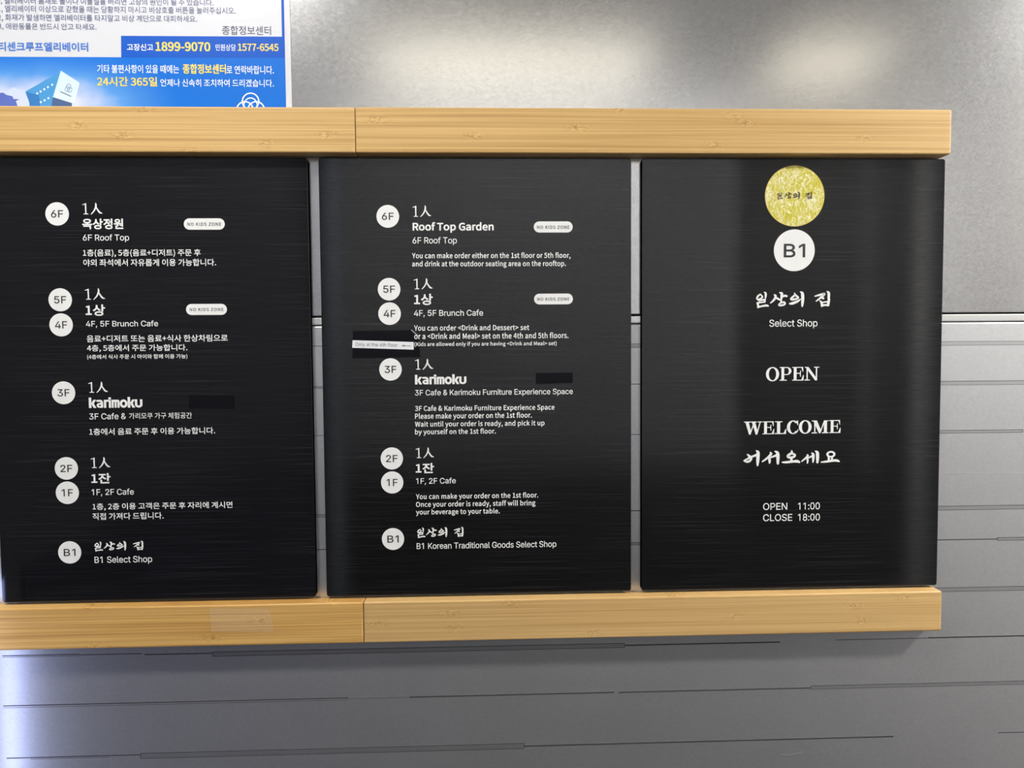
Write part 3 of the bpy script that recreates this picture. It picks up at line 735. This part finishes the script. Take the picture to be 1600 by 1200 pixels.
nl('rule_text', '10, 엘리베이터 틈새로 물이나 이물질을 버리면 고장의 원인이 될 수 있습니다.', (-297.0, 560.6, -95.5, 567.2), NAVY)
nl('rule_text', '11, 엘리베이터 이상으로 갇혔을 때는 당황하지 마시고 비상호출 버튼을 눌러주십시오.', (-296.6, 553.2, -75.2, 560.2), NAVY)
nl('rule_text', '12, 화재가 발생하면 엘리베이터를 타지말고 비상 계단으로 대피하세요.', (-296.6, 545.4, -111.1, 552.2), NAVY)
nl('rule_text', '13, 애완동물은 반드시 안고 타세요.', (-296.6, 537.5, -203.8, 544.0), NAVY)
nl('centre_name', '종합정보센터', (-88.3, 534.9, -42.9, 543.2), plain('notice_dark_print', srgb(66, 74, 104), 0.45), 0.05)
nl('maker_name', '티센크루프엘리베이터', (-293.6, 518.4, -211.9, 526.8), MIDB, 0.22)
nl('number_label', '고장신고', (-176.4, 519.7, -152.2, 526.0), PWHITE, 0.10)
nl('phone_number', '1899-9070', (-150.2, 519.4, -99.5, 528.0), YEL, 0.32)
nl('number_label', '민원상담', (-94.6, 520.2, -76.0, 526.2), PWHITE, 0.03)
nl('phone_number', '1577-6545', (-74.0, 520.1, -36.2, 527.0), YEL, 0.20)
nl('help_text', '기타 불편사항이 있을 때에는', (-204.4, 499.0, -129.0, 506.8), PWHITE, 0.05)
nl('help_text', '종합정보센터', (-125.6, 498.7, -85.5, 507.9), YEL, 0.24)
nl('help_text', '로 연락바랍니다.', (-85.0, 498.8, -41.1, 506.5), PWHITE, 0.05)
nl('help_text', '24시간 365일', (-204.8, 486.8, -149.5, 495.6), YEL, 0.22)
nl('help_text', '언제나 신속히 조치하여 드리겠습니다.', (-146.6, 486.9, -41.4, 493.9), PWHITE, 0.05)
def pb(a, b): return (-292.56 + a * 0.05097 - b * 0.00199, 512.43 + a * 0.00034 - b * 0.05113)
def pic(name, pts, y, col): return shape(name, [pb(*q) for q in pts], y, plain(name + '_print', col, 0.45), no)
Y1, Y2, Y3 = -0.00009, -0.00012, -0.00015
pic('far_building', [(80, 606), (240, 528), (440, 602), (520, 860), (60, 900)], Y1, srgb(196, 208, 238))
pic('dark_shrubs', [(-300, 640), (60, 625), (110, 665), (220, 690), (240, 740), (350, 745), (280, 775), (310, 860), (300, 1200), (-300, 1200)], Y2, srgb(84, 104, 184))
pic('building_side', [(450, 606), (1085, 240), (950, 700), (905, 1000), (720, 1000), (690, 680)], Y1, srgb(66, 146, 206))
pic('building_low_wing', [(450, 606), (690, 672), (715, 800), (715, 1000), (540, 1000), (520, 800)], Y2, srgb(44, 116, 184))
pic('building_front', [(1085, 232), (1410, 440), (1290, 815), (945, 706)], Y2, srgb(206, 226, 234))
pic('building_right', [(1410, 440), (1420, 470), (1330, 812), (1290, 815)], Y2, srgb(214, 228, 244))
pic('building_shade', [(945, 706), (1290, 815), (1280, 1000), (900, 1000)], Y2, srgb(66, 92, 138))
bm = bmesh.new()
for (a, b) in ((932, 486), (856, 528), (790, 566), (724, 606), (664, 640), (864, 726), (796, 764), (728, 796)):
    bm.faces.new([bm.verts.new((x / 1000, Y3, z / 1000)) for x, z in [pb(a + 17 * math.cos(q), b + 20 * math.sin(q)) for q in [math.tau * i / 10 for i in range(10)]]])
link_mesh('building_windows', bm_mesh(bm, 'win'), PWHITE, no)
pic('building_sign', [(1080, 598), (1278, 688), (1272, 706), (1074, 618)], Y3, srgb(106, 130, 160))
LG = plain('notice_logo_blue', srgb(120, 146, 178), 0.45)
LAYER = [0]
def circle_line(cx, cy, r, w, f, y, mat, name, sx=1.0):
    LAYER[0] += 1; y -= 0.000004 * LAYER[0]
    bm = bmesh.new(); n = 48
    vs = [[bm.verts.new((x / 1000, y, z / 1000)) for x, z in (f(cx + (r - w / 2) * sx * math.cos(t), cy + (r - w / 2) * math.sin(t)), f(cx + (r + w / 2) * sx * math.cos(t), cy + (r + w / 2) * math.sin(t)))] for t in [math.tau * i / n for i in range(n)]]
    for i in range(n): bm.faces.new((vs[i][0], vs[i][1], vs[(i + 1) % n][1], vs[(i + 1) % n][0]))
    link_mesh(name, bm_mesh(bm, name), mat, no)
for cx, cy in ((1228, 520), (1204, 562), (1246, 574)): circle_line(cx, cy, 46, 12, pb, Y3, LG, 'building_emblem', 0.85)
def pr(a, b): return (-93.59 + a * 0.04836 - b * 0.00123, 490.16 + a * 0.00027 - b * 0.0481)
for cx, cy in ((633, 348), (525, 512), (741, 512)): circle_line(cx, cy, 158, 24, pr, YT, PWHITE, 'ring_emblem')
circle_line(633, 430, 148, 22, pr, YT, PWHITE, 'ring_emblem', 0.86)
